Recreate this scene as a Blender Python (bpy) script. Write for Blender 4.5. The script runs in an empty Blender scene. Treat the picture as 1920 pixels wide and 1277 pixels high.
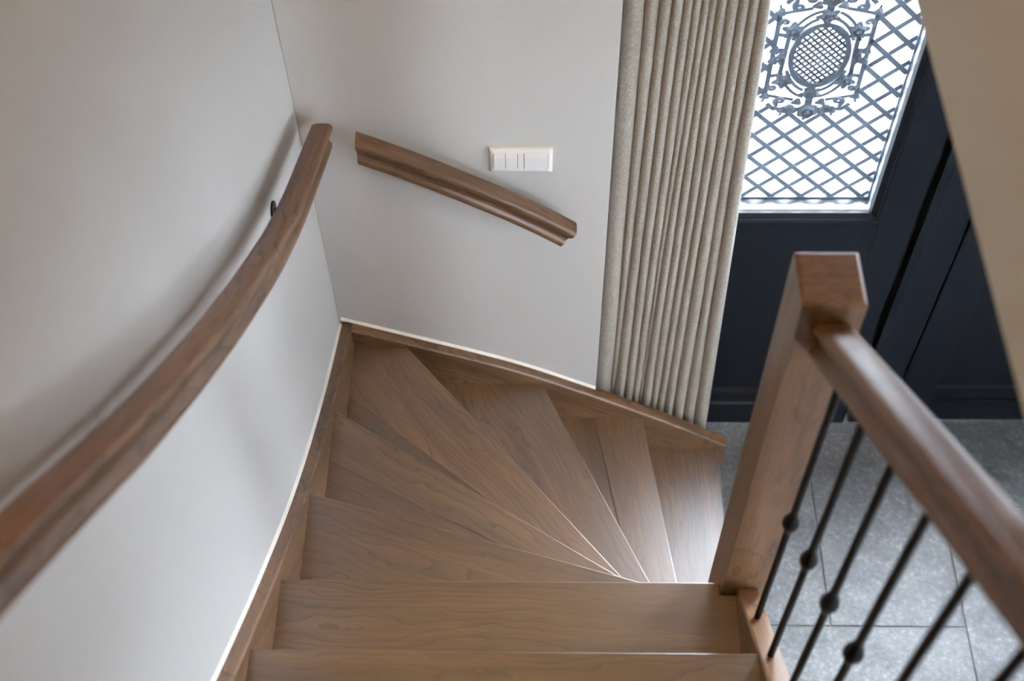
import bpy, bmesh, math, random
from mathutils import Vector, Matrix
random.seed(7)
sc = bpy.context.scene
col = sc.collection
H = 3.6393            # eye height of the camera above the tiled hall floor (all z below are relative to the eye)

# ---------------------------------------------------------------- camera
cd = bpy.data.cameras.new('camera'); cam = bpy.data.objects.new('camera', cd); col.objects.link(cam)
F_PX = 2361.8
cd.sensor_width = 36.0; cd.sensor_fit = 'HORIZONTAL'; cd.lens = F_PX / 1920 * 36.0
cd.clip_start = 0.02; cd.clip_end = 200
pit, yaw, rol = math.radians(54.42), math.radians(2.07), math.radians(-1.498)
fw = Vector((0, math.cos(pit), -math.sin(pit))); up = Vector((0, math.sin(pit), math.cos(pit))); rt = Vector((1, 0, 0))
Zr = Matrix.Rotation(yaw, 3, 'Z'); fw = Zr @ fw; up = Zr @ up; rt = Zr @ rt
c_, s_ = math.cos(rol), math.sin(rol)
rt, up = c_ * rt + s_ * up, -s_ * rt + c_ * up
cam.matrix_world = Matrix(((rt.x, up.x, -fw.x, 0), (rt.y, up.y, -fw.y, 0), (rt.z, up.z, -fw.z, H), (0, 0, 0, 1)))
cd.dof.use_dof = True; cd.dof.focus_distance = 2.95; cd.dof.aperture_fstop = 2.8
sc.camera = cam

# ---------------------------------------------------------------- world, lights, exposure
w = bpy.data.worlds.new('overcast_sky'); sc.world = w; w.use_nodes = True
bg = w.node_tree.nodes['Background']
bg.inputs[0].default_value = (0.82, 0.875, 1.0, 1); bg.inputs[1].default_value = 55.0

def area(name, loc, rot, sx, sy, power, color, portal=False, spread=180):
    ld = bpy.data.lights.new(name, 'AREA'); ld.shape = 'RECTANGLE'; ld.size = sx; ld.size_y = sy
    ld.energy = power; ld.color = color; ld.spread = math.radians(spread)
    o = bpy.data.objects.new(name, ld); col.objects.link(o); o.location = loc; o.rotation_euler = rot
    if portal: ld.cycles.is_portal = True
    return o
# warm ceiling downlights
def downlight(name, loc, power, radius=0.04, color=(1.0, 0.72, 0.44), angle=130):
    ld = bpy.data.lights.new(name, 'SPOT'); ld.energy = power; ld.color = color; ld.shadow_soft_size = radius
    ld.spot_size = math.radians(angle); ld.spot_blend = 0.8
    o = bpy.data.objects.new(name, ld); col.objects.link(o); o.location = loc
    return o
downlight('stair_downlight', (-0.05, 1.15, H + 1.62), 34, color=(1.0, 0.63, 0.22))
ld_ = downlight('landing_downlight', (-0.34, 0.10, H + 1.62), 56, color=(1.0, 0.62, 0.19))
ld_.rotation_euler = (0, math.radians(-25), 0)

vs = sc.view_settings
vs.view_transform = 'Standard'; vs.look = 'None'; vs.exposure = 0.47; vs.gamma = 1.0; vs.use_curve_mapping = False
sc.cycles.use_denoising = True
sc.cycles.max_bounces = 10; sc.cycles.diffuse_bounces = 6; sc.cycles.transparent_max_bounces = 16
sc.cycles.sample_clamp_indirect = 30.0

# ---------------------------------------------------------------- materials
def new_mat(name):
    m = bpy.data.materials.new(name); m.use_nodes = True
    nt = m.node_tree; b = nt.nodes['Principled BSDF']
    return m, nt, b
def N(nt, typ, **kw):
    n = nt.nodes.new(typ)
    for k, v in kw.items(): setattr(n, k, v)
    return n
def ramp(nt, fac, stops):
    r = N(nt, 'ShaderNodeValToRGB'); e = r.color_ramp.elements
    e[0].position, e[0].color = stops[0][0], (*stops[0][1], 1)
    e[1].position, e[1].color = stops[-1][0], (*stops[-1][1], 1)
    for p, c in stops[1:-1]:
        n = e.new(p); n.color = (*c, 1)
    nt.links.new(fac, r.inputs[0]); return r.outputs[0]
def noise(nt, vec, scale, detail=4, rough=0.5, dist=0.0):
    n = N(nt, 'ShaderNodeTexNoise'); n.inputs['Scale'].default_value = scale; n.inputs['Detail'].default_value = detail
    n.inputs['Roughness'].default_value = rough; n.inputs['Distortion'].default_value = dist
    nt.links.new(vec, n.inputs['Vector']); return n.outputs['Fac']
def mapping(nt, vec, scale, loc=(0, 0, 0)):
    m = N(nt, 'ShaderNodeMapping'); m.inputs['Scale'].default_value = scale; m.inputs['Location'].default_value = loc
    nt.links.new(vec, m.inputs['Vector']); return m.outputs[0]
def mixc(nt, a, b, fac, mode='MIX'):
    m = N(nt, 'ShaderNodeMix', data_type='RGBA', blend_type=mode)
    for s, v in ((6, a), (7, b)):
        if isinstance(v, tuple): m.inputs[s].default_value = (*v, 1)
        else: nt.links.new(v, m.inputs[s])
    if isinstance(fac, float): m.inputs[0].default_value = fac
    else: nt.links.new(fac, m.inputs[0])
    return m.outputs[2]
def bump(nt, b, h, strength, dist):
    n = N(nt, 'ShaderNodeBump'); n.inputs['Strength'].default_value = strength; n.inputs['Distance'].default_value = dist
    nt.links.new(h, n.inputs['Height']); nt.links.new(n.outputs[0], b.inputs['Normal'])

def wood_mat(name, rough=0.34, tone=1.0, coat=1.0):
    m, nt, b = new_mat(name)
    at = N(nt, 'ShaderNodeAttribute', attribute_name='grain'); v = at.outputs['Vector']
    oi = N(nt, 'ShaderNodeObjectInfo')
    # slow drift of the figure
    warp = noise(nt, mapping(nt, v, (2.6, 9, 9)), 1.0, 3, 0.5)
    wm = N(nt, 'ShaderNodeMath', operation='MULTIPLY'); nt.links.new(warp, wm.inputs[0]); wm.inputs[1].default_value = 0.16
    sep = N(nt, 'ShaderNodeSeparateXYZ'); nt.links.new(v, sep.inputs[0])
    ad = N(nt, 'ShaderNodeMath', operation='ADD'); nt.links.new(sep.outputs[1], ad.inputs[0]); nt.links.new(wm.outputs[0], ad.inputs[1])
    cmb = N(nt, 'ShaderNodeCombineXYZ'); nt.links.new(sep.outputs[0], cmb.inputs[0]); nt.links.new(ad.outputs[0], cmb.inputs[1]); nt.links.new(sep.outputs[2], cmb.inputs[2])
    wv = N(nt, 'ShaderNodeTexWave', wave_type='BANDS', bands_direction='Y', wave_profile='SAW'); wv.inputs['Scale'].default_value = 17; wv.inputs['Distortion'].default_value = 2.2
    wv.inputs['Detail'].default_value = 3; wv.inputs['Detail Scale'].default_value = 1.6
    nt.links.new(mapping(nt, cmb.outputs[0], (0.5, 1, 1)), wv.inputs['Vector'])
    fine = noise(nt, mapping(nt, v, (9, 260, 260)), 1.0, 5, 0.65)
    pore = noise(nt, mapping(nt, v, (22, 520, 520)), 1.0, 2, 0.5)
    broad = noise(nt, mapping(nt, v, (1.8, 18, 18)), 1.0, 5, 0.6, 0.5)
    patch = noise(nt, mapping(nt, v, (2.5, 5, 5)), 1.0, 2, 0.5)
    t = tone
    base = ramp(nt, broad, [(0.28, (0.136*t, 0.066*t, 0.029*t)), (0.5, (0.230*t, 0.119*t, 0.054*t)), (0.74, (0.325*t, 0.176*t, 0.083*t))])
    vein = ramp(nt, wv.outputs['Fac'], [(0.0, (0.42, 0.39, 0.37)), (0.10, (0.68, 0.65, 0.63)), (0.35, (1.0, 1.0, 1.0)), (1.0, (1.16, 1.16, 1.16))])
    vm = ramp(nt, patch, [(0.36, (0.35,) * 3), (0.60, (1.0,) * 3)])
    c = mixc(nt, base, vein, vm, 'MULTIPLY')
    fr = ramp(nt, fine, [(0.30, (0.66, 0.64, 0.62)), (0.55, (1, 1, 1)), (0.8, (1.12, 1.12, 1.12))])
    c = mixc(nt, c, fr, 0.85, 'MULTIPLY')
    pr = ramp(nt, pore, [(0.28, (0.62, 0.58, 0.55)), (0.40, (1, 1, 1)), (1.0, (1, 1, 1))])
    c = mixc(nt, c, pr, 0.7, 'MULTIPLY')
    c = mixc(nt, c, oi.outputs['Color'], 1.0, 'MULTIPLY')
    rr = N(nt, 'ShaderNodeMapRange'); nt.links.new(oi.outputs['Random'], rr.inputs[0]); rr.inputs[3].default_value = 0.93; rr.inputs[4].default_value = 1.07
    hs = N(nt, 'ShaderNodeHueSaturation'); nt.links.new(c, hs.inputs['Color']); nt.links.new(rr.outputs[0], hs.inputs['Value'])
    nt.links.new(hs.outputs[0], b.inputs['Base Color'])
    b.inputs['Roughness'].default_value = rough
    b.inputs['Coat Weight'].default_value = coat; b.inputs['Coat Roughness'].default_value = 0.36; b.inputs['Coat IOR'].default_value = 2.1
    bump(nt, b, fine, 0.12, 0.001)
    return m
M = {}
M['tread'] = wood_mat('oak_stained_tread', 0.38, 0.66, 1.0)
M['wood'] = wood_mat('oak_stained', 0.45, 0.80, 0.25)
M['rail_wood'] = wood_mat('beech_stained', 0.45, 0.70, 0.12)

def plain(name, color, rough=0.5, metallic=0.0, coat=0.0, spec=0.5):
    m, nt, b = new_mat(name)
    tc = N(nt, 'ShaderNodeTexCoord')
    n = noise(nt, tc.outputs['Object'], 6.0, 4)
    c = ramp(nt, n, [(0.3, tuple(x * 0.96 for x in color)), (0.7, tuple(min(1, x * 1.04) for x in color))])
    nt.links.new(c, b.inputs['Base Color'])
    b.inputs['Roughness'].default_value = rough; b.inputs['Metallic'].default_value = metallic
    b.inputs['Coat Weight'].default_value = coat; b.inputs['Specular IOR Level'].default_value = spec
    return m
def wall_mat(name, color, rough=0.42):
    m, nt, b = new_mat(name)
    tc = N(nt, 'ShaderNodeTexCoord')
    n = noise(nt, tc.outputs['Object'], 2.5, 5, 0.55)
    c = ramp(nt, n, [(0.3, tuple(x * 0.975 for x in color)), (0.7, color)])
    nt.links.new(c, b.inputs['Base Color']); b.inputs['Roughness'].default_value = rough
    b.inputs['Specular IOR Level'].default_value = 0.35
    n2 = noise(nt, tc.outputs['Object'], 260, 3, 0.6)
    bump(nt, b, n2, 0.05, 0.001)
    return m
M['wall'] = wall_mat('painted_plaster', (0.60, 0.585, 0.56))
M['ceiling'] = wall_mat('ceiling_paint', (0.74, 0.73, 0.70), 0.7)
M['caulk'] = plain('caulk', (0.86, 0.82, 0.74), 0.6)
M['white_plastic'] = plain('white_plastic', (0.86, 0.85, 0.84), 0.16)
M['gap'] = plain('dark_gap', (0.01, 0.01, 0.012), 0.6)
M['iron'] = plain('black_iron', (0.005, 0.005, 0.006), 0.5, 0.0, spec=0.2)
M['door'] = plain('anthracite_paint', (0.0065, 0.0090, 0.0145), 0.36, spec=0.25)
M['bead'] = plain('pale_glazing_bead', (0.42, 0.46, 0.50), 0.2, 0.6)
M['grille'] = plain('grey_cast_iron', (0.10, 0.12, 0.155), 0.5, 0.2)
M['outside'] = plain('outdoor_paving', (0.042, 0.042, 0.040), 0.8)
M['grout'] = plain('grout', (0.20, 0.20, 0.195), 0.8)

m, nt, b = new_mat('clear_glass')
nt.nodes.remove(b); out = nt.nodes['Material Output']
tr = N(nt, 'ShaderNodeBsdfTransparent'); tr.inputs[0].default_value = (0.95, 0.97, 0.97, 1)
gl = N(nt, 'ShaderNodeBsdfGlossy'); gl.inputs['Roughness'].default_value = 0.02
lw = N(nt, 'ShaderNodeLayerWeight'); lw.inputs[0].default_value = 0.5
pw = N(nt, 'ShaderNodeMath', operation='POWER'); nt.links.new(lw.outputs['Facing'], pw.inputs[0]); pw.inputs[1].default_value = 5.0
fz = N(nt, 'ShaderNodeMath', operation='MULTIPLY_ADD'); nt.links.new(pw.outputs[0], fz.inputs[0]); fz.inputs[1].default_value = 0.95; fz.inputs[2].default_value = 0.04
mx = N(nt, 'ShaderNodeMixShader'); nt.links.new(fz.outputs[0], mx.inputs[0]); nt.links.new(tr.outputs[0], mx.inputs[1]); nt.links.new(gl.outputs[0], mx.inputs[2])
nt.links.new(mx.outputs[0], out.inputs[0]); M['glass'] = m

m, nt, b = new_mat('bluestone_tile')
tc = N(nt, 'ShaderNodeTexCoord'); oi = N(nt, 'ShaderNodeObjectInfo')
va = N(nt, 'ShaderNodeVectorMath', operation='MULTIPLY_ADD'); nt.links.new(oi.outputs['Random'], va.inputs[0]); va.inputs[1].default_value = (31, 17, 5); nt.links.new(tc.outputs['Object'], va.inputs[2])
n1 = noise(nt, va.outputs[0], 9, 6, 0.6, 0.3); n2 = noise(nt, va.outputs[0], 60, 5, 0.7); n3 = noise(nt, va.outputs[0], 30, 5, 0.6, 0.6)
c = ramp(nt, n1, [(0.3, (0.105, 0.109, 0.113)), (0.7, (0.215, 0.217, 0.218))])
c = mixc(nt, c, ramp(nt, n2, [(0.3, (0.62, 0.62, 0.62)), (0.54, (1, 1, 1)), (0.70, (1.8, 1.8, 1.8))]), 0.8, 'MULTIPLY')
nt.links.new(c, b.inputs['Base Color'])
nt.links.new(ramp(nt, n3, [(0.3, (0.30,) * 3), (0.7, (0.46,) * 3)]), b.inputs['Roughness'])
hm = N(nt, 'ShaderNodeMath', operation='ADD'); nt.links.new(n2, hm.inputs[0]); nt.links.new(n3, hm.inputs[1])
b.inputs['Coat Weight'].default_value = 0.08; b.inputs['Coat IOR'].default_value = 1.6; b.inputs['Coat Roughness'].default_value = 0.38
bump(nt, b, hm.outputs[0], 0.5, 0.004); M['tile'] = m

m, nt, b = new_mat('linen_curtain')
tc = N(nt, 'ShaderNodeTexCoord')
n1 = noise(nt, mapping(nt, tc.outputs['Object'], (1, 1, 0.35)), 420, 3, 0.7)
n2 = noise(nt, mapping(nt, tc.outputs['Object'], (1, 1, 2.5)), 190, 3, 0.7)
n3 = noise(nt, tc.outputs['Object'], 40, 4, 0.6)
c = ramp(nt, n1, [(0.3, (0.25, 0.226, 0.188)), (0.5, (0.37, 0.337, 0.285)), (0.72, (0.52, 0.48, 0.415))])
c = mixc(nt, c, ramp(nt, n2, [(0.3, (0.84, 0.84, 0.84)), (0.7, (1.1, 1.1, 1.1))]), 0.7, 'MULTIPLY')
c = mixc(nt, c, ramp(nt, n3, [(0.3, (0.93, 0.93, 0.93)), (0.7, (1.05, 1.05, 1.05))]), 0.7, 'MULTIPLY')
nt.links.new(c, b.inputs['Base Color']); b.inputs['Roughness'].default_value = 0.95; b.inputs['Specular IOR Level'].default_value = 0.15
b.inputs['Sheen Weight'].default_value = 0.25; b.inputs['Sheen Roughness'].default_value = 0.5
bump(nt, b, n1, 0.35, 0.0008); M['linen'] = m

# ---------------------------------------------------------------- helpers
def tag(o, label=None, cat=None, group=None, kind=None):
    if label: o['label'] = label
    if cat: o['category'] = cat
    if group: o['group'] = group
    if kind: o['kind'] = kind
    return o
def thing(name, loc, label, cat, group=None, kind=None):
    o = bpy.data.objects.new(name, None); col.objects.link(o); o.location = (loc[0], loc[1], loc[2] + H); o.empty_display_size = 0.05
    return tag(o, label, cat, group, kind)
def wloc(o):
    v = Vector((0, 0, 0))
    while o is not None:
        v = v + o.location; o = o.parent
    return v
def mk(name, verts, faces, mat, parent=None, grain=None, smooth=None, bevel=0.0, origin=None):
    """verts in eye-relative coordinates; grain = unit vector along the wood grain or list of per-vertex coordinates"""
    base = wloc(parent) if parent else Vector((0, 0, 0))
    org = Vector(origin) + Vector((0, 0, H)) if origin else (base if parent else Vector((0, 0, 0)))
    vv = [Vector((v[0], v[1], v[2] + H)) - org for v in verts]
    me = bpy.data.meshes.new(name); me.from_pydata([tuple(v) for v in vv], [], faces)
    bm = bmesh.new(); bm.from_mesh(me); bmesh.ops.recalc_face_normals(bm, faces=bm.faces); bm.to_mesh(me); bm.free()
    if grain is not None:
        off = Vector((random.uniform(0, 9), random.uniform(0, 9), random.uniform(0, 9)))
        if isinstance(grain, Vector):
            g = grain.normalized(); h = Vector((0, 0, 1)) if abs(g.z) < 0.75 else Vector((1, 0, 0))
            u = h.cross(g).normalized(); t = g.cross(u)
            gv = [Vector((p.dot(g), p.dot(u), p.dot(t))) + off for p in map(Vector, verts)]
        else:
            gv = [Vector(x) + off for x in grain]
        a = me.attributes.new('grain', 'FLOAT_VECTOR', 'POINT')
        for i, x in enumerate(gv): a.data[i].vector = x
    if smooth is not None:
        me.polygons.foreach_set('use_smooth', [True] * len(me.polygons))
        me.set_sharp_from_angle(angle=math.radians(smooth))
    me.materials.append(mat)
    o = bpy.data.objects.new(name, me); col.objects.link(o)
    if parent: o.parent = parent
    o.location = org - base
    if bevel:
        bv = o.modifiers.new('edge_round', 'BEVEL'); bv.width = bevel; bv.segments = 2; bv.limit_method = 'ANGLE'; bv.angle_limit = math.radians(40)
    return o
BOXF = [(0, 1, 2, 3), (7, 6, 5, 4), (0, 4, 5, 1), (1, 5, 6, 2), (2, 6, 7, 3), (3, 7, 4, 0)]
def boxv(x0, x1, y0, y1, z0, z1):
    return [(x0, y0, z0), (x1, y0, z0), (x1, y1, z0), (x0, y1, z0), (x0, y0, z1), (x1, y0, z1), (x1, y1, z1), (x0, y1, z1)]
def box(name, x0, x1, y0, y1, z0, z1, mat, parent=None, bevel=0.0, grain=None):
    return mk(name, boxv(x0, x1, y0, y1, z0, z1), BOXF, mat, parent, bevel=bevel, grain=grain)
def boxes(name, lst, mat, parent=None, bevel=0.0):
    V, Fc = [], []
    for b_ in lst:
        n = len(V); V += boxv(*b_); Fc += [tuple(i + n for i in f) for f in BOXF]
    return mk(name, V, Fc, mat, parent, bevel=bevel)
def prism(name, poly, z0, z1, mat, parent=None, bevel=0.0, grain=None):
    n = len(poly)
    V = [(x, y, z0) for x, y in poly] + [(x, y, z1) for x, y in poly]
    Fc = [tuple(reversed(range(n))), tuple(range(n, 2 * n))] + [(i, (i + 1) % n, n + (i + 1) % n, n + i) for i in range(n)]
    return mk(name, V, Fc, mat, parent, bevel=bevel, grain=grain)
def interp(tab, x):
    tab = sorted(tab)
    if x <= tab[0][0]:
        (a, b_), (c2, d) = tab[0], tab[1]
    elif x >= tab[-1][0]:
        (a, b_), (c2, d) = tab[-2], tab[-1]
    else:
        for k in range(len(tab) - 1):
            if tab[k][0] <= x <= tab[k + 1][0]:
                (a, b_), (c2, d) = tab[k], tab[k + 1]; break
    return b_ + (d - b_) * (x - a) / (c2 - a)
def smooth_tab(tab, x, r=0.10):
    s = 0
    for k in range(-6, 7): s += interp(tab, x + r * k / 6)
    return s / 13

# ---------------------------------------------------------------- room shell
XL, YF, YD = -0.5575, 2.0867, 2.284
ZF = -H                      # hall floor
ZC = -1.04                   # hall ceiling
ZU = -0.722                  # upper floor
ZT = 1.70                    # upper ceiling
XR = 2.40
def struct(o, label, cat):
    return tag(o, label, cat, kind='structure')
struct(box('wall_left', XL - 0.15, XL, -2.3, 2.45, ZF, ZT, M['wall']), 'smooth white plaster wall beside the curved handrail on the left', 'wall')
struct(boxes('wall_back', [(XL, 0.1727, YF, 2.45, ZF, ZT)], M['wall'], bevel=0.002), 'white plaster wall behind the winding treads carrying the switch', 'wall')
struct(boxes('wall_right', [(0.47, 0.59, -0.91, 2.30, ZC, ZT)], M['wall']), 'beige-lit stairwell wall edge at the upper right', 'wall')
struct(boxes('wall_front', [(0.1727, XR, 2.30, 2.45, -1.13, ZT), (1.93, XR, YD, 2.45, ZF, -1.13)], M['wall']), 'plaster wall around and above the entrance door', 'wall')
wins = [(-1.95, -1.00, -2.25, -1.30), (0.58, 1.05, -2.32, -1.68)]          # two side windows of the hall (y0, y1, z0, z1)
(ya, yb_, za, zb_w), (yc, yd_, zc_, zd_) = wins
struct(boxes('wall_hall', [(XR, XR + 0.15, -2.3, ya, ZF, ZC), (XR, XR + 0.15, ya, yb_, ZF, za), (XR, XR + 0.15, ya, yb_, zb_w, ZC), (XR, XR + 0.15, yb_, yc, ZF, ZC),
    (XR, XR + 0.15, yc, yd_, ZF, zc_), (XR, XR + 0.15, yc, yd_, zd_, ZC), (XR, XR + 0.15, yd_, 2.45, ZF, ZC)], M['wall']), 'hall side wall with two windows, outside the picture', 'wall')
struct(boxes('wall_rear', [(XL - 0.15, XR + 0.15, -2.45, -2.3, ZF, ZT)], M['wall']), 'rear wall behind the viewer', 'wall')
struct(boxes('ceiling_hall', [(0.59, XR + 0.15, -2.3, 2.30, ZC, ZU), (XL, 0.59, -2.3, -0.91, ZC, ZU)], M['ceiling']), 'hall ceiling below the upper floor', 'ceiling')
struct(boxes('ceiling', [(XL - 0.15, XR + 0.15, -2.45, 2.45, ZT, ZT + 0.1)], M['ceiling']), 'upper ceiling above the stairwell', 'ceiling')
struct(boxes('wall_upper', [(XR, XR + 0.15, -2.3, 2.45, ZU, ZT)], M['wall']), 'upper floor side wall outside the picture', 'wall')
struct(box('ground', -14, 18, 2.46, 26, ZF - 0.25, ZF - 0.12, M['outside']), 'pale bright paving outside the entrance door', 'ground')
struct(box('ground_side', 2.56, 18, -16, 2.455, ZF - 0.25, ZF - 0.12, M['outside']), 'pale paving outside the hall window', 'ground')
for i_, (wy0, wy1, wz0, wz1) in enumerate(wins):
    win = thing('window_%d' % (1 + 2 * i_), (XR + 0.05, (wy0 + wy1) / 2, wz0), ('large hall side window at the rear, outside the picture', 'small hall side window near the door, outside the picture')[i_], 'window', kind='structure')
    boxes('window_frame', [(XR + 0.03, XR + 0.09, wy0, wy0 + 0.04, wz0, wz1), (XR + 0.03, XR + 0.09, wy1 - 0.04, wy1, wz0, wz1), (XR + 0.03, XR + 0.09, wy0 + 0.04, wy1 - 0.04, wz0, wz0 + 0.04), (XR + 0.03, XR + 0.09, wy0 + 0.04, wy1 - 0.04, wz1 - 0.04, wz1)], M['door'], win)
    box('glass_pane', XR + 0.055, XR + 0.061, wy0 + 0.04, wy1 - 0.04, wz0 + 0.04, wz1 - 0.04, M['glass'], win)

# floor of stone tiles
fl = box('floor', XL - 0.15, XR + 0.15, -2.45, 2.46, ZF - 0.12, ZF - 0.004, M['grout'])
struct(fl, 'grey bluestone tiled hall floor in front of the dark door', 'floor')
T = 0.409
rects = [(0.892, 1.301, 1.537, 2.355), (0.483, 0.892, 1.537, 2.355), (0.483, 1.301, 1.128, 1.537), (0.483, 1.301, 0.719, 1.128),
         (1.301, 1.710, 1.128, 1.946), (1.301, 2.119, 1.946, 2.355), (1.710, 2.119, 1.128, 1.946), (1.301, 2.119, 0.719, 1.128),
         (2.119, 2.40, 1.128, 2.355), (2.119, 2.40, 0.31, 1.128), (0.074, 0.483, 1.128, 1.946), (0.074, 0.483, 0.31, 1.128), (-0.335, 0.074, 0.719, 1.537),
         (-0.335, 0.074, 1.537, 2.08), (0.074, 0.483, 1.946, 2.08), (-0.5575, -0.335, 0.719, 2.08), (0.483, 0.892, -0.099, 0.719), (0.892, 1.301, -0.099, 0.719), (1.301, 2.119, 0.31, 0.719),
         (1.301, 2.119, -0.099, 0.31), (2.119, 2.40, -0.508, 0.31), (0.074, 0.483, -0.508, 0.31), (-0.5575, 0.074, 0.31, 0.719), (-0.5575, 0.074, -0.099, 0.31)]
for i, (x0, x1, y0, y1) in enumerate(rects):
    g_ = 0.0016
    y1 = min(y1, 2.275)
    cx, cy = (x0 + x1) / 2, (y0 + y1) / 2
    mk('tile', boxv(x0 + g_, x1 - g_, y0 + g_, y1 - g_, ZF - 0.01, ZF), BOXF, M['tile'], fl, bevel=0.0025, origin=(cx, cy, ZF))

# ---------------------------------------------------------------- entrance door and frame
door = thing('door_1', (0.664, YD, ZF), 'anthracite panelled entrance door with a glazed upper half behind an iron grille', 'door', kind='structure')
gx0, gx1, gz0, gz1 = 0.452, 0.902, -2.597, -1.300
lx0, lx1, lz0, lz1 = 0.300, 1.031, ZF + 0.008, -1.165
yb = YD + 0.055
box('stile', lx0, gx0 - 0.03, YD, yb, lz0, lz1, M['door'], door)
box('stile', gx1 + 0.03, lx1, YD, yb, lz0, lz1, M['door'], door, bevel=0.002)
box('rail', gx0 - 0.03, gx1 + 0.03, YD, yb, gz1 + 0.03, lz1, M['door'], door)
box('panel', gx0 - 0.03, gx1 + 0.03, YD + 0.0005, yb, lz0, gz0 - 0.03, M['door'], door)
# stepped moulding round the glass
def frame_ring(name, x0, x1, z0, z1, wd, y0, y1, mat, parent, slope=0.0):
    """rectangular ring, inner opening x0..x1,z0..z1, width wd; mitred, one mesh"""
    V, Fc = [], []
    for k, (o_, yy) in enumerate(((0.0, y0 + slope), (wd, y0), (wd, y1), (0.0, y1))):
        V += [(x0 - o_, yy, z0 - o_), (x1 + o_, yy, z0 - o_), (x1 + o_, yy, z1 + o_), (x0 - o_, yy, z1 + o_)]
    for k in range(4):
        a, c2 = k * 4, ((k + 1) % 4) * 4
        for j in range(4): Fc.append((a + j, a + (j + 1) % 4, c2 + (j + 1) % 4, c2 + j))
    return mk(name, V, Fc, mat, parent)
frame_ring('moulding', gx0, gx1, gz0, gz1, 0.016, YD - 0.004, yb, M['door'], door, slope=0.006)
frame_ring('moulding', gx0 - 0.016, gx1 + 0.016, gz0 - 0.016, gz1 + 0.016, 0.009, YD - 0.012, yb, M['door'], door, slope=0.003)
frame_ring('moulding', gx0 - 0.025, gx1 + 0.025, gz0 - 0.025, gz1 + 0.025, 0.008, YD - 0.006, yb, M['door'], door, slope=-0.002)
# pale glazing strips inside the rebate
frame_ring('glazing_bead', gx0 + 0.0052, gx1 - 0.0052, gz0 + 0.0035, gz1 - 0.0052, 0.0050, YD + 0.008, YD + 0.030, M['bead'], door, slope=0.006)
box('glass_pane', gx0 + 0.002, gx1 - 0.002, YD + 0.032, YD + 0.037, gz0 + 0.002, gz1 - 0.002, M['glass'], door)
# weather bar at the bottom of the leaf
V = [(lx0 + .005, YD - 0.024, lz0), (lx1 - .005, YD - 0.024, lz0), (lx1 - .005, YD - 0.024, -3.519), (lx0 + .005, YD - 0.024, -3.519),
     (lx0 + .005, YD - 0.018, -3.512), (lx1 - .005, YD - 0.018, -3.512), (lx1 - .005, YD - 0.018, -3.462), (lx0 + .005, YD - 0.018, -3.462),
     (lx0 + .005, YD + 0.001, -3.452), (lx1 - .005, YD + 0.001, -3.452), (lx0 + .005, YD + 0.001, lz0), (lx1 - .005, YD + 0.001, lz0)]
mk('weather_bar', V, [(0, 1, 2, 3), (3, 2, 5, 4), (4, 5, 6, 7), (7, 6, 9, 8), (8, 9, 11, 10), (10, 11, 1, 0), (0, 3, 4, 7, 8, 10), (1, 11, 9, 6, 5, 2)], M['door'], door)
fr = thing('trim_1', (1.1, YD, ZF), 'dark anthracite door frame post between door and side panel', 'door frame', kind='structure')
boxes('frame_post', [(1.046, 1.168, YD - 0.016, YD + 0.09, ZF, -1.16)], M['door'], fr, bevel=0.002)
boxes('frame_post', [(0.1727, 0.293, YD - 0.016, YD + 0.09, ZF, -1.16)], M['door'], fr, bevel=0.002)
boxes('frame_head', [(0.1727, 1.93, YD - 0.016, YD + 0.09, -1.16, -1.13)], M['door'], fr, bevel=0.002)
box('rebate', 1.0315, 1.0455, YD + 0.02, YD + 0.07, ZF, -1.16, M['gap'], fr)
box('rebate', 1.1685, 1.1795, YD + 0.012, YD + 0.07, ZF, -1.16, M['gap'], fr)
box('frame_bead', 1.0725, 1.0745, YD - 0.0172, YD - 0.016, ZF + 0.05, -1.18, M['gap'], fr)
sp = thing('window_2', (1.55, YD, ZF), 'anthracite side panel beside the entrance door with a recessed lower field', 'side panel', kind='structure')
sx0, sx1 = 1.297, 1.80
box('stile', 1.180, sx0, YD - 0.004, yb, ZF, -1.16, M['door'], sp, bevel=0.002)
box('stile', sx1, 1.93, YD - 0.004, yb, ZF, -1.16, M['door'], sp, bevel=0.002)
box('rail', sx0, sx1, YD - 0.004, yb, ZF, -3.523, M['door'], sp, bevel=0.002)
box('rail', sx0, sx1, YD - 0.004, yb, -2.72, gz0, M['door'], sp, bevel=0.002)
box('rail', sx0, sx1, YD - 0.004, yb, gz1, -1.16, M['door'], sp, bevel=0.002)
box('panel', sx0, sx1, YD + 0.016, yb, -3.523, -2.72, M['door'], sp)
mk('panel_moulding', [(sx0, YD + 0.006, -3.523), (sx1, YD + 0.006, -3.523), (sx1, YD + 0.008, -3.464), (sx0, YD + 0.008, -3.464), (sx0, YD + 0.017, -3.459), (sx1, YD + 0.017, -3.459), (sx0, YD + 0.017, -3.523), (sx1, YD + 0.017, -3.523)],
   [(0, 1, 2, 3), (3, 2, 5, 4), (4, 5, 7, 6), (6, 7, 1, 0), (0, 3, 4, 6), (1, 7, 5, 2)], M['door'], sp)
box('glass_pane', sx0, sx1, YD + 0.03, YD + 0.035, gz0, gz1, M['glass'], sp)

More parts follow.
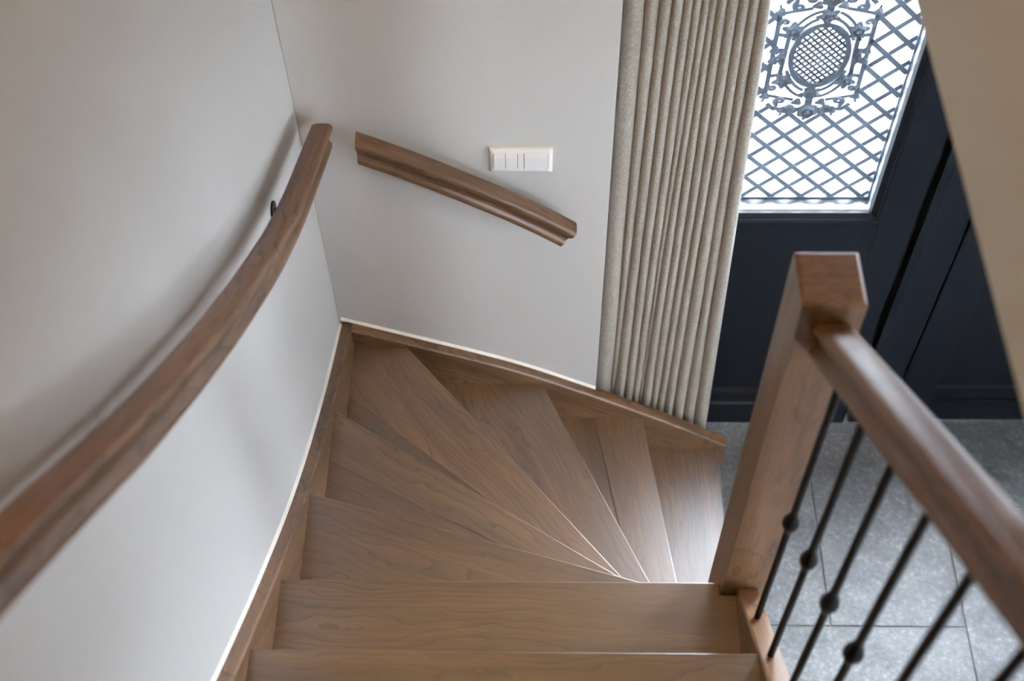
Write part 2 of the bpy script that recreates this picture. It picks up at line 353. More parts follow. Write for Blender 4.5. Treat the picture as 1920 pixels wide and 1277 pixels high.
# ---------------------------------------------------------------- iron grille outside the glass
GX, GY, GZ = 0.677, YD + 0.062, -2.087
gr = thing('window_grille', (GX, GY, gz0), 'grey cast iron diamond lattice grille with ornate oval medallion behind the door glass', 'grille')
DX, DZ = 0.0815, 0.0775
def inside(a, b_):
    a, b_ = abs(a), abs(b_)
    return a < 0.113 and b_ < 0.176 and (b_ < 0.150 or a < 0.113 - (b_ - 0.150) * 0.75)
def bar2d(name, p, q, wd, dp, parent, mat=M['grille'], y=0.0):
    d = Vector((q[0] - p[0], q[1] - p[1])).normalized(); n = Vector((-d.y, d.x)) * wd / 2
    c4 = [(p[0] + n.x, p[1] + n.y), (p[0] - n.x, p[1] - n.y), (q[0] - n.x, q[1] - n.y), (q[0] + n.x, q[1] + n.y)]
    c4i = [(p[0] + n.x * .9, p[1] + n.y * .9), (p[0] - n.x * .9, p[1] - n.y * .9), (q[0] - n.x * .9, q[1] - n.y * .9), (q[0] + n.x * .9, q[1] + n.y * .9)]
    V = [(GX + a, GY + y - dp / 2, GZ + b_) for a, b_ in c4i] + [(GX + a, GY + y + dp / 2, GZ + b_) for a, b_ in c4]
    return mk(name, V, BOXF, mat, parent)
sl = DZ / DX
for sgn in (1, -1):
    for k in range(-12, 17):
        # line b = sgn*sl*a + DZ*k
        pts = []; run = None
        n = 400
        for i in range(n + 1):
            a = -0.223 + 0.446 * i / n; b_ = sgn * sl * a + DZ * k
            ok = -0.505 < b_ < 0.785 and not inside(a, b_)
            if ok:
                if run is None: run = [(a, b_), (a, b_)]
                run[1] = (a, b_)
            if (not ok or i == n) and run is not None:
                if math.hypot(run[1][0] - run[0][0], run[1][1] - run[0][1]) > 0.02:
                    bar2d('lattice_bar', run[0], run[1], 0.0142, 0.008, gr, y=0.001 * sgn)
                run = None
# fine lattice inside the oval
OA, OB = 0.068, 0.096
fsx, fsz = 0.0192, 0.0182
for sgn in (1, -1):
    for k in range(-10, 11):
        best = []
        for i in range(241):
            a = -OA + 2 * OA * i / 240; b_ = sgn * (fsz / fsx) * a + fsz * (k + 0.5)
            if (a / OA) ** 2 + (b_ / OB) ** 2 < 1: best.append((a, b_))
        if len(best) > 8: bar2d('mesh_bar', best[0], best[-1], 0.0062, 0.005, gr, y=0.0005 * sgn)
def band(name, fn, t0, t1, wd, dp, n=48, closed=False, y=0.0):
    V, Fc = [], []
    m = n if closed else n + 1
    for i in range(m):
        t = t0 + (t1 - t0) * i / n
        p = Vector(fn(t)); q = Vector(fn(t + 1e-3)); d = (q - p).normalized(); nn = Vector((-d.y, d.x)) * wd / 2
        for s, yy in ((1, 1), (-1, 1), (-0.85, -1), (0.85, -1)):
            V.append((GX + p.x + s * nn.x, GY + y + yy * dp / 2, GZ + p.y + s * nn.y))
    for i in range(n if closed else n):
        j = (i + 1) % m
        if not closed and i == n: break
        for k in range(4):
            Fc.append((i * 4 + k, i * 4 + (k + 1) % 4, j * 4 + (k + 1) % 4, j * 4 + k))
    if not closed:
        Fc += [(0, 1, 2, 3), tuple(reversed(range(n * 4, n * 4 + 4)))]
    return mk(name, V, Fc, M['grille'], gr, smooth=50)
def ov(a, b_, e=1.0):
    def f(t):
        c2, s2 = math.cos(t), math.sin(t)
        return (a * math.copysign(abs(c2) ** e, c2), b_ * math.copysign(abs(s2) ** e, s2))
    return f
TAU = 2 * math.pi
band('oval_ring', ov(OA, OB), 0, TAU, 0.0135, 0.014, 64, True)
for s in (1, -1):
    for (a0, a1) in ((0.42, 1.30), (1.84, 2.72)):
        band('arc_band', ov(0.079, 0.116), s * a0, s * a1, 0.0090, 0.010, 20)
        band('arc_band', ov(0.093, 0.137), s * (a0 - 0.08), s * (a1 + 0.0), 0.0090, 0.010, 20)
    bar2d('side_bar', (s * 0.113, -0.128), (s * 0.113, 0.128), 0.0118, 0.010, gr)
    bar2d('side_bar', (s * 0.087, -0.062), (s * 0.082, 0.062), 0.0112, 0.010, gr)
    for s2 in (1, -1):
        bar2d('arm_bar', (s * 0.025, s2 * 0.176), (s * 0.088, s2 * 0.176), 0.0115, 0.009, gr)
        bar2d('arm_bar', (s * 0.086, s2 * 0.1765), (s * 0.104, s2 * 0.158), 0.0125, 0.009, gr)
        bar2d('arm_bar', (s * 0.040, s2 * 0.144), (s * 0.113, s2 * 0.128), 0.0095, 0.010, gr)
        bar2d('arm_bar', (s * 0.080, s2 * 0.060), (s * 0.113, s2 * 0.066), 0.0115, 0.009, gr)
        bar2d('arm_bar', (s * 0.080, s2 * 0.018), (s * 0.113, s2 * 0.018), 0.0095, 0.009, gr)
bar2d('centre_bar', (0, 0.094), (0, 0.160), 0.020, 0.010, gr)
bar2d('centre_bar', (0, -0.094), (0, -0.160), 0.020, 0.010, gr)
# cast ornaments: meshes shared between mirrored copies
def rosette_mesh(R, petals, depth, name, rings=6, seg=30, lobes=0.22):
    V, Fc = [], []
    for r in range(rings + 1):
        f = r / rings
        for s in range(seg):
            t = TAU * s / seg
            rad = R * f * (1 + lobes * f * math.cos(petals * t + 2.2 * f))
            hgt = depth * (0.55 * (1 - f ** 2) + 0.45 * math.sin(f * math.pi * 2.3 + 0.6) ** 2 * (1 - 0.6 * f))
            V.append((rad * math.cos(t), -hgt, rad * math.sin(t)))
    for r in range(rings):
        for s in range(seg):
            a = r * seg + s; b_ = r * seg + (s + 1) % seg
            Fc.append((a, b_, b_ + seg, a + seg))
    Fc.append(tuple(rings * seg + s for s in range(seg)))
    me = bpy.data.meshes.new(name); me.from_pydata(V, [], Fc); me.materials.append(M['grille'])
    me.polygons.foreach_set('use_smooth', [True] * len(me.polygons)); return me
def scroll_mesh(name, r0, turns, thick, tail):
    """a cast leaf scroll: tapering tube on a spiral with a tail"""
    path = []
    n = 26
    for i in range(n + 1):
        f = i / n; t = f * turns * TAU; r = r0 * (0.18 + 0.82 * f)
        path.append((Vector((r * math.cos(t), r * math.sin(t))), thick * (0.45 + 0.55 * f)))
    end = path[-1][0]; dirv = (path[-1][0] - path[-2][0]).normalized()
    for i in range(1, 7):
        f = i / 6; path.append((end + dirv * tail * f + Vector((dirv.y, -dirv.x)) * tail * 0.35 * f * f, thick * (1 - 0.75 * f)))
    V, Fc = [], []; S = 7
    for i, (p, rr) in enumerate(path):
        q = path[min(i + 1, len(path) - 1)][0]; o = path[max(i - 1, 0)][0]
        d = (q - o).normalized(); nn = Vector((-d.y, d.x))
        for s in range(S):
            t = TAU * s / S
            V.append((p.x + nn.x * rr * math.cos(t), rr * 1.3 * math.sin(t), p.y + nn.y * rr * math.cos(t)))
    for i in range(len(path) - 1):
        for s in range(S):
            Fc.append((i * S + s, i * S + (s + 1) % S, (i + 1) * S + (s + 1) % S, (i + 1) * S + s))
    Fc += [tuple(range(S)), tuple(reversed(range((len(path) - 1) * S, len(path) * S)))]
    me = bpy.data.meshes.new(name); me.from_pydata(V, [], Fc); me.materials.append(M['grille'])
    me.polygons.foreach_set('use_smooth', [True] * len(me.polygons)); return me
def put(name, me, a, b_, y=-0.003, rot=0.0, sx=1, sz=1):
    o = bpy.data.objects.new(name, me); col.objects.link(o); o.parent = gr
    o.location = (a, y, GZ + b_ - gz0); o.rotation_euler = (0, rot, 0); o.scale = (sx, 1, sz); return o
rose = rosette_mesh(0.0265, 6, 0.020, 'rose', rings=9, seg=42, lobes=0.09)
boss = rosette_mesh(0.0205, 5, 0.018, 'leaf_boss', rings=8, seg=40, lobes=0.26)
knob = rosette_mesh(0.0115, 3, 0.009, 'bud', rings=4, seg=14)
scr = scroll_mesh('scroll', 0.0105, 1.1, 0.0062, 0.022)
scr2 = scroll_mesh('scroll_small', 0.0075, 1.0, 0.0052, 0.014)
put('rose', rose, 0, 0.178, y=-0.006, sz=0.95); put('rose', rose, 0, -0.178, y=-0.006, sz=0.95)
put('leaf_boss', boss, 0, 0.122, sx=1.25, sz=0.9); put('leaf_boss', boss, 0, -0.122, sx=1.25, sz=0.9)
for s in (1, -1):
    for s2 in (1, -1):
        put('leaf_boss', boss, s * 0.077, s2 * 0.079, rot=0.5 * s * s2, sx=s * 1.1, sz=s2 * 1.05)
        put('bud', knob, s * 0.113, s2 * 0.132, sx=1.1)
        bar2d('bud_pin', (s * 0.113, s2 * 0.136), (s * 0.117, s2 * 0.153), 0.006, 0.008, gr)
        put('scroll', scr, s * 0.072, s2 * 0.148, sx=s * 1.25, sz=s2 * 1.15)
        put('scroll', scr, s * 0.048, s2 * 0.172, rot=0, sx=-s * 1.1, sz=s2)
        put('scroll', scr2, s * 0.098, s2 * 0.102, sx=s * 1.3, sz=-s2 * 1.2)
        put('bud', knob, s * 0.060, s2 * 0.180, sx=1.2, sz=1.1)
        put('bud', knob, s * 0.030, s2 * 0.152, sx=1.1, sz=1.0)
        bar2d('bud_pin', (s * 0.062, s2 * 0.184), (s * 0.066, s2 * 0.200), 0.006, 0.008, gr)
        put('bud', knob, s * 0.110, s2 * 0.016, sx=1.0, sz=1.15)
    put('leaf_boss', boss, s * 0.092, 0.0, sx=0.5, sz=1.1)
bar2d('bud_pin', (0, -0.196), (-0.004, -0.214), 0.010, 0.010, gr)
bar2d('bud_pin', (0, 0.196), (0.004, 0.214), 0.010, 0.010, gr)
frame_ring('grille_frame', GX - 0.223, GX + 0.223, GZ - 0.505, GZ + 0.785, 0.012, GY - 0.006, GY + 0.006, M['grille'], gr)

# ---------------------------------------------------------------- staircase
ZS = -3.457; RH = 0.1823
stair = thing('staircase', (0, 1.5, ZF), 'brown oak winder staircase turning right towards the dark door', 'staircase')
XI, YI = -0.522, 2.0517        # inner faces of the wall strings
TH = 0.040
def split_poly(poly, p, d):
    """split polygon by the line p + t d; returns (left, right)"""
    L, R_ = [], []
    n = len(poly)
    side = lambda q: d[0] * (q[1] - p[1]) - d[1] * (q[0] - p[0])
    for i in range(n):
        a, b_ = poly[i], poly[(i + 1) % n]; sa, sb = side(a), side(b_)
        (L if sa >= 0 else R_).append(a)
        if sa * sb < 0:
            t = sa / (sa - sb); q = (a[0] + (b_[0] - a[0]) * t, a[1] + (b_[1] - a[1]) * t)
            L.append(q); R_.append(q)
    return L, R_
def tread(poly, z, gdir, cut=None, tone1=1.0, tone2=0.78):
    g = Vector((gdir[0], gdir[1], 0))
    if cut:
        A, B = split_poly(poly, *cut)
        f = prism('tread', A, z - TH, z, M['tread'], stair, bevel=0.003, grain=g)
        d2 = cut[1]
        gB = Vector((d2[0], d2[1], 0)) if len(cut) > 1 else g
        V = [(x, y, z - TH) for x, y in B] + [(x, y, z - 0.0003) for x, y in B]; n = len(B)
        Fc = [tuple(reversed(range(n))), tuple(range(n, 2 * n))] + [(i, (i + 1) % n, n + (i + 1) % n, n + i) for i in range(n)]
        pk = mk('plank', V, Fc, M['tread'], f, grain=gB); pk.color = (tone2, tone2 * 0.98, tone2 * 0.96, 1)
    else:
        f = prism('tread', poly, z - TH, z, M['tread'], stair, bevel=0.003, grain=g)
    f.color = (tone1, tone1, tone1, 1)
    return f
xl = XI - 0.012; ybk = YI + 0.012; NL = 0.3665; NF = 1.1635
zz = lambda k: ZS + k * RH
# straight flight above the newel
for k in range(7, 15):
    yf = 0.868 - 0.222 * (k - 7)
    tread([(xl, yf - 0.252), (0.403, yf - 0.252), (0.403, yf), (xl, yf)], zz(k), (1, 0))
    box('riser', xl, 0.403, yf - 0.048, yf - 0.030, zz(k - 1), zz(k) - TH, M['wood'], stair, grain=Vector((1, 0, 0)))
tread([(xl, 0.838), (0.403, 0.838), (0.403, 1.0635), (NL, 1.0635), (NL, 1.09), (xl, 1.09)], zz(6), (1, 0))
box('riser', xl, NL, 1.042, 1.060, zz(5), zz(6) - TH, M['wood'], stair, grain=Vector((1, 0, 0)))
tread([(xl, 1.058), (NL, 1.058), (NL, 1.133), (xl, 1.392)], zz(5), (0.962, -0.277))
tread([(xl, 1.355), (NL, 1.098), (NL, 1.159), (xl, 1.736)], zz(4), (0.842, -0.54), ((-0.5149, 1.5729), (0.884, -0.467)), 1.0, 0.86)
tread([(xl, 1.690), (NL, 1.115), (NL, 1.1665), (-0.378, ybk), (xl, ybk)], zz(3), (0.645, -0.765), ((-0.5085, 1.8775), (0.774, -0.634)), 1.30, 0.75)
tread([(-0.420, ybk), (0.335, NF), (0.416, NF), (0.0065, ybk)], zz(2), (0.41, -0.912))
tread([(-0.035, ybk), (0.375, NF), (0.4375, NF), (0.3155, ybk)], zz(1), (0.15, -0.99), ((0.17, 2.05), (0.17, -0.985)), 1.0, 0.85)
tread([(0.275, ybk), (0.395, NF), (0.5705, NF), (0.5705, ybk)], zz(0), (0.02, -1.0))
def riser(p, q, z0, z1):
    d = (Vector(q) - Vector(p)).normalized(); n = Vector((d.y, -d.x)) * 0.018     # towards the back of the tread
    a = Vector(p); c2 = Vector(q)
    prism('riser', [tuple(a), tuple(c2), tuple(c2 + n), tuple(a + n)], z0, z1, M['wood'], stair, grain=Vector((d.x, d.y, 0)))
def nose_back(p, q, s):      # shift the nosing line back by s (towards the upper treads)
    d = (Vector(q) - Vector(p)).normalized(); n = Vector((d.y, -d.x)) * s
    return tuple(Vector(p) + n), tuple(Vector(q) + n)
for k, p, q in ((5, (XI, 1.389), (NL - .02, 1.139)), (4, (XI, 1.728), (NL - .02, 1.172)), (3, (-0.368, YI), (NL - .03, 1.203)), (2, (0.012, YI), (0.405, 1.188)), (1, (0.317, YI), (0.435, 1.18)), (0, (0.5705, YI), (0.5705, 1.18))):
    a, c2 = nose_back(p, q, 0.026)
    riser(a, c2, zz(k - 1) if k else ZF, zz(k) - TH)

# strings
SL = 0.821
tabL = [(2.20, -2.872), (2.0867, -2.836), (2.04, -2.822), (1.7965, -2.7287), (1.5912, -2.6351), (1.458, -2.566), (1.2576, -2.446), (1.1357, -2.3585), (1.0057, -2.268), (0.949, -2.223), (0.775, -2.089), (-1.0, -2.089 + 1.775 * SL)]
tabB = [(-0.5575, -2.812), (-0.5178, -2.8277), (-0.404, -2.876), (-0.157, -2.980), (-0.038, -3.036), (0.209, -3.182), (0.394, -3.300), (0.582, -3.432), (0.65, -3.48)]
def string_board(name, along, stations, t0, t1, top, bot, mat, parent, ch=0.004, chamfer_side=1):
    """board following a curve; along='y' or 'x'; thickness from t0 (wall) to t1 (room)"""
    V, Fc, G = [], [], []
    for s in stations:
        zt, zb = top(s), bot(s)
        sec = [(t0, zb), (t1, zb), (t1, zt - ch), (t1 + (ch if t1 < t0 else -ch), zt), (t0, zt)]
        for t, z in sec:
            V.append((t, s, z) if along == 'y' else (s, t, z))
            G.append((s * 1.25, z + (s * SL if along == 'y' else s * 0.55), t))
    n = len(stations)
    for i in range(n - 1):
        for k in range(5):
            Fc.append((i * 5 + k, i * 5 + (k + 1) % 5, (i + 1) * 5 + (k + 1) % 5, (i + 1) * 5 + k))
    Fc += [tuple(range(5)), tuple(reversed(range((n - 1) * 5, n * 5)))]
    return mk(name, V, Fc, mat, parent, grain=G, smooth=25)
def lin(a, b_, n): return [a + (b_ - a) * i / n for i in range(n + 1)]
topL = lambda y: smooth_tab(tabL, y, 0.08)
topB = lambda x: smooth_tab(tabB, x, 0.08)
for a, b_ in ((2.0867, 1.7665), (1.7665, 1.371), (1.371, 0.30), (0.30, -0.905)):
    string_board('wall_string', 'y', lin(a, b_, 14), XL + 0.0005, XI, topL, lambda y: max(topL(y) - 0.36, ZF + .002), M['wood'], stair)
for a, b_ in ((-0.5215, 0.5168), (0.5168, 0.594)):
    string_board('wall_string', 'x', lin(a, b_, 20 if a < 0 else 4), YF - 0.0005, YI, topB, lambda x: ZF + 0.002, M['wood'], stair)
# cream caulk along the wall
def bead(name, along, stations, t0, t1, top):
    V, Fc = [], []
    for s in stations:
        z = top(s)
        for t, dz in ((t0, 0.0), (t1, 0.0), (t1, 0.001), (t0, 0.007)):
            V.append((t, s, z + dz) if along == 'y' else (s, t, z + dz))
    n = len(stations)
    for i in range(n - 1):
        for k in range(4): Fc.append((i * 4 + k, i * 4 + (k + 1) % 4, (i + 1) * 4 + (k + 1) % 4, (i + 1) * 4 + k))
    Fc += [(0, 1, 2, 3), tuple(reversed(range((n - 1) * 4, n * 4)))]
    tag(mk(name, V, Fc, M['caulk'], stair, smooth=50), 'cream caulk line along the plaster')
bead('caulk_line', 'y', lin(YF - 0.006, -0.89, 40), XL + 0.0006, XL + 0.0075, topL)
bead('caulk_line', 'x', lin(XL + 0.006, 0.1715, 24), YF - 0.0006, YF - 0.0075, topB)
# right string under the balusters
SR0, SR1 = 0.397, 0.437
zR = lambda y: -2.256 + 0.82 * (0.967 - y)
string_board('outer_string', 'y', lin(1.0665, -0.905, 16), SR1, SR0, zR, lambda y: zR(y) - 0.34, M['wood'], stair)

# ---------------------------------------------------------------- rails
def rail_profile(wid, hgt):
    a = [(0.32, 0.0), (0.41, 0.05), (0.42, 0.12), (0.42, 0.20), (0.38, 0.26), (0.30, 0.31), (0.255, 0.39), (0.26, 0.48), (0.31, 0.57), (0.40, 0.645), (0.47, 0.70), (0.50, 0.76), (0.50, 0.84), (0.47, 0.92), (0.39, 0.97), (0.22, 0.995), (0.0, 1.0)]
    pts = [(u * wid, v * hgt) for u, v in a]
    return pts + [(-u, v) for u, v in reversed(pts[:-1])]
def sweep(name, path, side, prof, mat, parent, vert_ends=(False, False)):
    """path = list of Vectors along the TOP line; side = horizontal axis"""
    V, Fc, G = [], [], []
    hgt = max(v for u, v in prof); n = len(prof); s_len = 0
    for i, p in enumerate(path):
        a = path[max(i - 1, 0)]; c2 = path[min(i + 1, len(path) - 1)]
        tg = (c2 - a).normalized(); upv = side.cross(tg).normalized()
        if upv.z < 0: upv = -upv
        if (i == 0 and vert_ends[0]) or (i == len(path) - 1 and vert_ends[1]): upv = Vector((0, 0, 1)) / max(upv.z, 0.3)
        if i: s_len += (p - path[i - 1]).length
        for u, v in prof:
            q = p + side * u + upv * (v - hgt)
            V.append(tuple(q)); G.append((s_len, u + v * 0.6, v))
    for i in range(len(path) - 1):
        for k in range(n):
            Fc.append((i * n + k, i * n + (k + 1) % n, (i + 1) * n + (k + 1) % n, (i + 1) * n + k))
    Fc += [tuple(range(n)), tuple(reversed(range((len(path) - 1) * n, len(path) * n)))]
    return mk(name, V, Fc, mat, parent, grain=G, smooth=38)
def lathe(name, x, y, prof, mat, parent, seg=12):
    V, Fc = [], []
    for r, z in prof:
        for s in range(seg):
            t = TAU * s / seg; V.append((x + r * math.cos(t), y + r * math.sin(t), z))
    for i in range(len(prof) - 1):
        for s in range(seg):
            Fc.append((i * seg + s, i * seg + (s + 1) % seg, (i + 1) * seg + (s + 1) % seg, (i + 1) * seg + s))
    Fc += [tuple(range(seg)), tuple(reversed(range((len(prof) - 1) * seg, len(prof) * seg)))]
    return mk(name, V, Fc, mat, parent, smooth=40)

# balustrade: newel, handrail, balusters
bal = thing('balustrade', (0.413, 1.11, ZF), 'brown oak newel post and sloping handrail with black metal balusters', 'balustrade')
nx0, nx1, ny0, ny1, nzt = 0.367, 0.4595, 1.0655, 1.163, -1.402
ch = 0.005
V = [(nx0, ny0, ZF), (nx1, ny0, ZF), (nx1, ny1, ZF), (nx0, ny1, ZF), (nx0, ny0, nzt - ch), (nx1, ny0, nzt - ch), (nx1, ny1, nzt - ch), (nx0, ny1, nzt - ch),
     (nx0 + ch, ny0 + ch, nzt), (nx1 - ch, ny0 + ch, nzt), (nx1 - ch, ny1 - ch, nzt), (nx0 + ch, ny1 - ch, nzt)]
np_ = mk('newel_post', V, [(3, 2, 1, 0), (0, 1, 5, 4), (1, 2, 6, 5), (2, 3, 7, 6), (3, 0, 4, 7), (4, 5, 9, 8), (5, 6, 10, 9), (6, 7, 11, 10), (7, 4, 8, 11), (8, 9, 10, 11)], M['wood'], bal, grain=Vector((0, 0, 1)), bevel=0.0015)
RX = 0.4185
rtop = lambda y: -1.152 + 0.80 * (0.7 - y)
sweep('handrail', [Vector((RX, y, rtop(y))) for y in lin(1.0655, -0.9, 12)], Vector((1, 0, 0)), rail_profile(0.053, 0.064), M['rail_wood'], bal, (True, False))
for i in range(9):
    y = 0.970 - 0.1107 * i
    zb = zR(y) - 0.004; zt = rtop(y) - 0.070; zk = zb + 0.392
    r = 0.0063
    bo = lathe('baluster', 0.417, y, [(r, zb), (r, zk - 0.03), (r, zk + 0.03), (r, zt)], M['iron'], bal, 12)
    lathe('knob', 0.417, y, [(r, zk - 0.034), (r + 0.0015, zk - 0.026), (0.0118, zk - 0.013), (0.0142, zk - 0.006), (0.0142, zk + 0.006), (0.0118, zk + 0.013), (r + 0.0015, zk + 0.026), (r, zk + 0.034)], M['iron'], bo, 12)

# wall handrails
def bracket(parent, px, py, pz, wall_axis):
    """small black bracket: rosette on the wall, arm, saddle under the rail; (px,py,pz) = underside of rail"""
    V, Fc = [], []
    def tube(path, r, seg=8):
        st = len(V)
        for i, p in enumerate(path):
            a = path[max(i - 1, 0)]; c2 = path[min(i + 1, len(path) - 1)]; t = (c2 - a).normalized()
            h = Vector((0, 1, 0)) if wall_axis == 'x' else Vector((1, 0, 0))
            n2 = t.cross(h).normalized()
            for s in range(seg):
                q = p + h * r * math.cos(TAU * s / seg) + n2 * r * math.sin(TAU * s / seg); V.append(tuple(q))
        for i in range(len(path) - 1):
            for s in range(seg): Fc.append((st + i * seg + s, st + i * seg + (s + 1) % seg, st + (i + 1) * seg + (s + 1) % seg, st + (i + 1) * seg + s))
        Fc.append(tuple(st + s for s in range(seg))); Fc.append(tuple(st + (len(path) - 1) * seg + s for s in reversed(range(seg))))
    if wall_axis == 'x': wpt = Vector((XL, py, pz - 0.018)); inw = Vector((1, 0, 0)); dist = px - XL
    else: wpt = Vector((px, YF, pz - 0.018)); inw = Vector((0, -1, 0)); dist = YF - py
    tube([wpt + inw * 0.0005, wpt + inw * (dist * 0.6), wpt + inw * (dist * 0.92) + Vector((0, 0, 0.004)), wpt + inw * dist + Vector((0, 0, 0.012)), wpt + inw * dist + Vector((0, 0, 0.022))], 0.0055)
    tube([wpt + inw * 0.0005, wpt + inw * 0.005], 0.021, 14)
    return mk('bracket', V, Fc, M['iron'], parent, smooth=40)
LX = -0.489
tabR = [(2.10, -2.037), (2.03, -2.008), (1.92, -1.963), (1.66, -1.852), (1.466, -1.745), (1.23, -1.590), (1.014, -1.434), (0.82, -1.283), (0.577, -1.070), (0.40, -0.925), (-0.6, -0.105)]
lh = thing('wall_handrail', (LX, 1.0, -1.5), 'long curved brown wooden handrail descending along the left wall', 'handrail', 'wall handrails')
ltop = lambda y: smooth_tab(tabR, y, 0.10)
sweep('rail', [Vector((LX, y, ltop(y))) for y in lin(2.035, -0.35, 48)], Vector((1, 0, 0)), rail_profile(0.048, 0.062), M['rail_wood'], lh)
for y in (1.745, 0.80, 0.0): bracket(lh, LX, y, ltop(y) - 0.070, 'x')
BY = 2.020
tabK = [(-0.50, -1.995), (-0.4153, -2.035), (-0.28, -2.105), (-0.1858, -2.160), (-0.0135, -2.268), (0.09, -2.347), (0.2, -2.435)]
bh = thing('wall_handrail', (-0.16, BY, -2.2), 'short brown wooden handrail on the far wall below the light switch', 'handrail', 'wall handrails')
ktop = lambda x: smooth_tab(tabK, x, 0.06)
sweep('rail', [Vector((x, BY, ktop(x))) for x in lin(-0.4145, 0.093, 18)], Vector((0, 1, 0)), rail_profile(0.046, 0.066), M['rail_wood'], bh, (True, False))
for x in (-0.31, -0.02): bracket(bh, x, BY, ktop(x) - 0.072, 'y')

# ---------------------------------------------------------------- light switch
sw = thing('light_switch', (-0.043, YF, -2.216), 'white double wall switch plate with three rockers above the short handrail', 'switch')
px0, px1, pz0, pz1 = -0.1185, 0.0330, -2.2165, -2.1375
V, Fc = [], []
def ring_plate():
    """frame with two square openings, bevelled outer edge"""
    yb_, yf_ = YF - 0.0003, YF - 0.0105
    xs = [px0 + 0.0095, -0.1075, -0.0500, -0.0360, 0.0218, px1 - 0.0095]; zs = [pz0 + 0.0085, -2.2060, -2.1500, pz1 - 0.0085]
    V = []; Fc = []
    idx = {}
    for i, x in enumerate(xs):
        for j, z in enumerate(zs):
            idx[i, j] = len(V); V.append((x, yf_, z))
    holes = {(1, 1), (3, 1)}
    for i in range(5):
        for j in range(3):
            if (i, j) in holes: continue
            Fc.append((idx[i, j], idx[i + 1, j], idx[i + 1, j + 1], idx[i, j + 1]))
    for (i, j) in holes:     # inner walls
        b4 = [idx[i, j], idx[i + 1, j], idx[i + 1, j + 1], idx[i, j + 1]]
        n4 = []
        for k in b4: n4.append(len(V)); V.append((V[k][0], yf_ + 0.007, V[k][2]))
        for k in range(4): Fc.append((b4[k], n4[k], n4[(k + 1) % 4], b4[(k + 1) % 4]))
    # outer bevel rings
    rim = [idx[i, 0] for i in range(6)] + [idx[5, j] for j in range(1, 4)] + [idx[i, 3] for i in range(4, -1, -1)] + [idx[0, j] for j in (2, 1)]
    def off(k, d):
        x, y, z = V[k]
        nx = x - d if x <= xs[0] else (x + d if x >= xs[5] else x); nz = z - d if z <= zs[0] else (z + d if z >= zs[3] else z)
        return nx, nz
    prev = rim
    for d, yy in ((0.0055, yf_ + 0.0022), (0.0082, yf_ + 0.0055), (0.0088, yb_)):
        cur = []
        for k in rim:
            nx, nz = off(k, d); cur.append(len(V)); V.append((nx, yy, nz))
        for k in range(len(rim)): Fc.append((prev[k], cur[k], cur[(k + 1) % len(rim)], prev[(k + 1) % len(rim)]))
        prev = cur
    return V, Fc
V, Fc = ring_plate()
mk('frame', V, Fc, M['white_plastic'], sw, smooth=35)
boxes('backing', [(-0.1075, -0.0500, YF - 0.0032, YF - 0.0003, -2.2060, -2.1500), (-0.0360, 0.0218, YF - 0.0032, YF - 0.0003, -2.2060, -2.1500)], M['gap'], sw)
def rocker(x0, x1):
    z0, z1 = -2.2056, -2.1506; n = 12; V = []; Fc = []
    for i in range(n + 1):
        f = i / n; z = z0 + (z1 - z0) * f
        y = YF - 0.0100 - 0.0045 * f - (0.0006 * math.sin(f * math.pi))
        if f > 0.80: y += 0.005 * ((f - 0.80) / 0.20) ** 1.5
        V += [(x0, y, z), (x1, y, z), (x1, YF - 0.003, z), (x0, YF - 0.003, z)]
    for i in range(n):
        for k in range(4): Fc.append((i * 4 + k, i * 4 + (k + 1) % 4, i * 4 + 4 + (k + 1) % 4, i * 4 + 4 + k))
    Fc += [(0, 1, 2, 3), tuple(reversed(range(n * 4, n * 4 + 4)))]
    mk('rocker', V, Fc, M['white_plastic'], sw, smooth=35, bevel=0.0)
rocker(-0.1066, -0.0795); rocker(-0.0784, -0.0510); rocker(-0.0348, 0.0212)

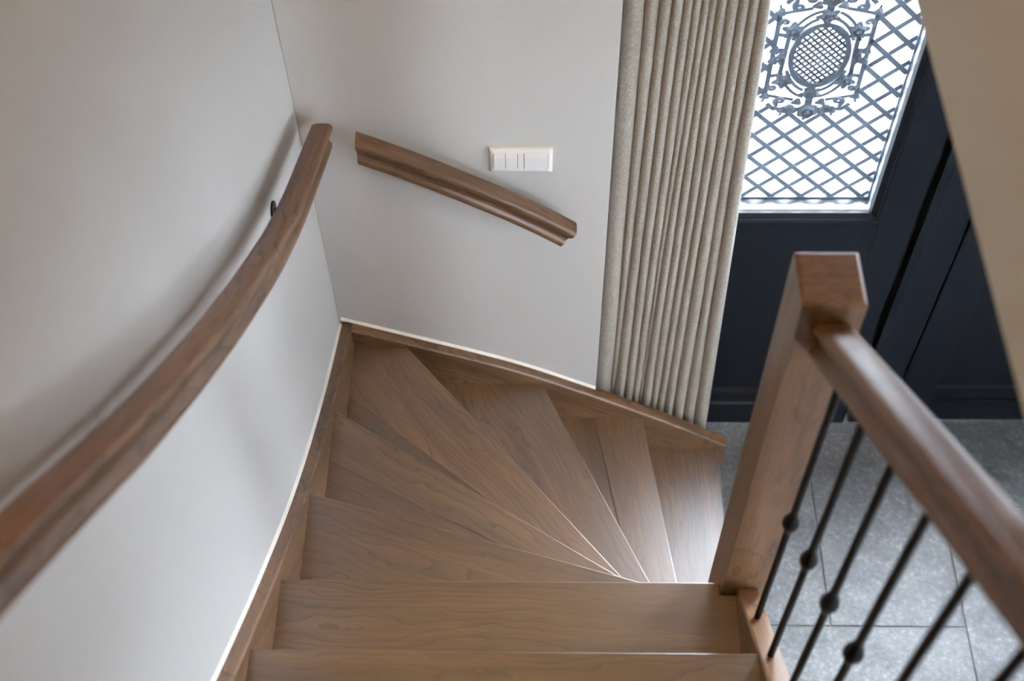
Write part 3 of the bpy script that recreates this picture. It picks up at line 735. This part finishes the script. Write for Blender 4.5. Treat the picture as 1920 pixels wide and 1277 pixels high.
# ---------------------------------------------------------------- curtain
ct = [0.1795, 0.2255, 0.2556, 0.2823, 0.3068, 0.3246, 0.3423, 0.3590, 0.3768, 0.3979, 0.4201, 0.4456, 0.4645, 0.4895]
cb = [0.1760, 0.2220, 0.2374, 0.2665, 0.2920, 0.3165, 0.3253, 0.3512, 0.3749, 0.3970, 0.4247, 0.4560, 0.4899, 0.5285]
zt_, zb_ = -1.733, -3.102
V, Fc = [], []
rows = 44; SPF = 12
random.seed(3)
ph = [random.uniform(0, TAU) for _ in range(14)]; dd = [random.uniform(0.85, 1.2) for _ in range(14)]
for j in range(rows + 1):
    z = ZC - 0.004 + (ZF + 0.004 - ZC) * j / rows
    f = (zt_ - z) / (zt_ - zb_)
    xs = [ct[k] + (cb[k] - ct[k]) * max(f, -0.4) for k in range(14)]
    xs = [x + (0.0016 * math.sin(z * 2.6 + ph[k]) + 0.0004 * math.sin(z * 8.3 + 2 * ph[k]) if 0 < k < 13 else 0) for k, x in enumerate(xs)]
    for k in range(1, 14): xs[k] = max(xs[k], xs[k - 1] + 0.005)
    row = [(xs[0] + 0.001, 2.205)]
    for k in range(13):
        a, c2 = xs[k], xs[k + 1]; wdt = c2 - a
        dep = min(0.018 + 0.55 * wdt * dd[k], 0.038)
        for i in range(SPF):
            th = math.pi * (i + (0.3 if k == 0 and i == 0 else 0)) / SPF
            t = 0.5 - 0.5 * math.cos(th); s = math.sin(th)
            row.append((a + wdt * t, 2.160 - dep * (0.75 * s + 0.25 * s ** 0.5) + 0.0008 * math.sin(z * 7 + k)))
    row += [(xs[13], 2.160), (xs[13] + 0.003, 2.180), (xs[13] + 0.001, 2.205)]
    nrow = len(row)
    V += [(x, y, z) for x, y in row]
for j in range(rows):
    for i in range(nrow - 1):
        a = j * nrow + i; Fc.append((a, a + 1, a + 1 + nrow, a + nrow))
cur = mk('curtain', V, Fc, M['linen'], None, smooth=48)
tag(cur, 'greige linen curtain hanging in tight vertical folds beside the dark door', 'curtain')
sd = cur.modifiers.new('cloth_thickness', 'SOLIDIFY'); sd.thickness = 0.002; sd.offset = 1
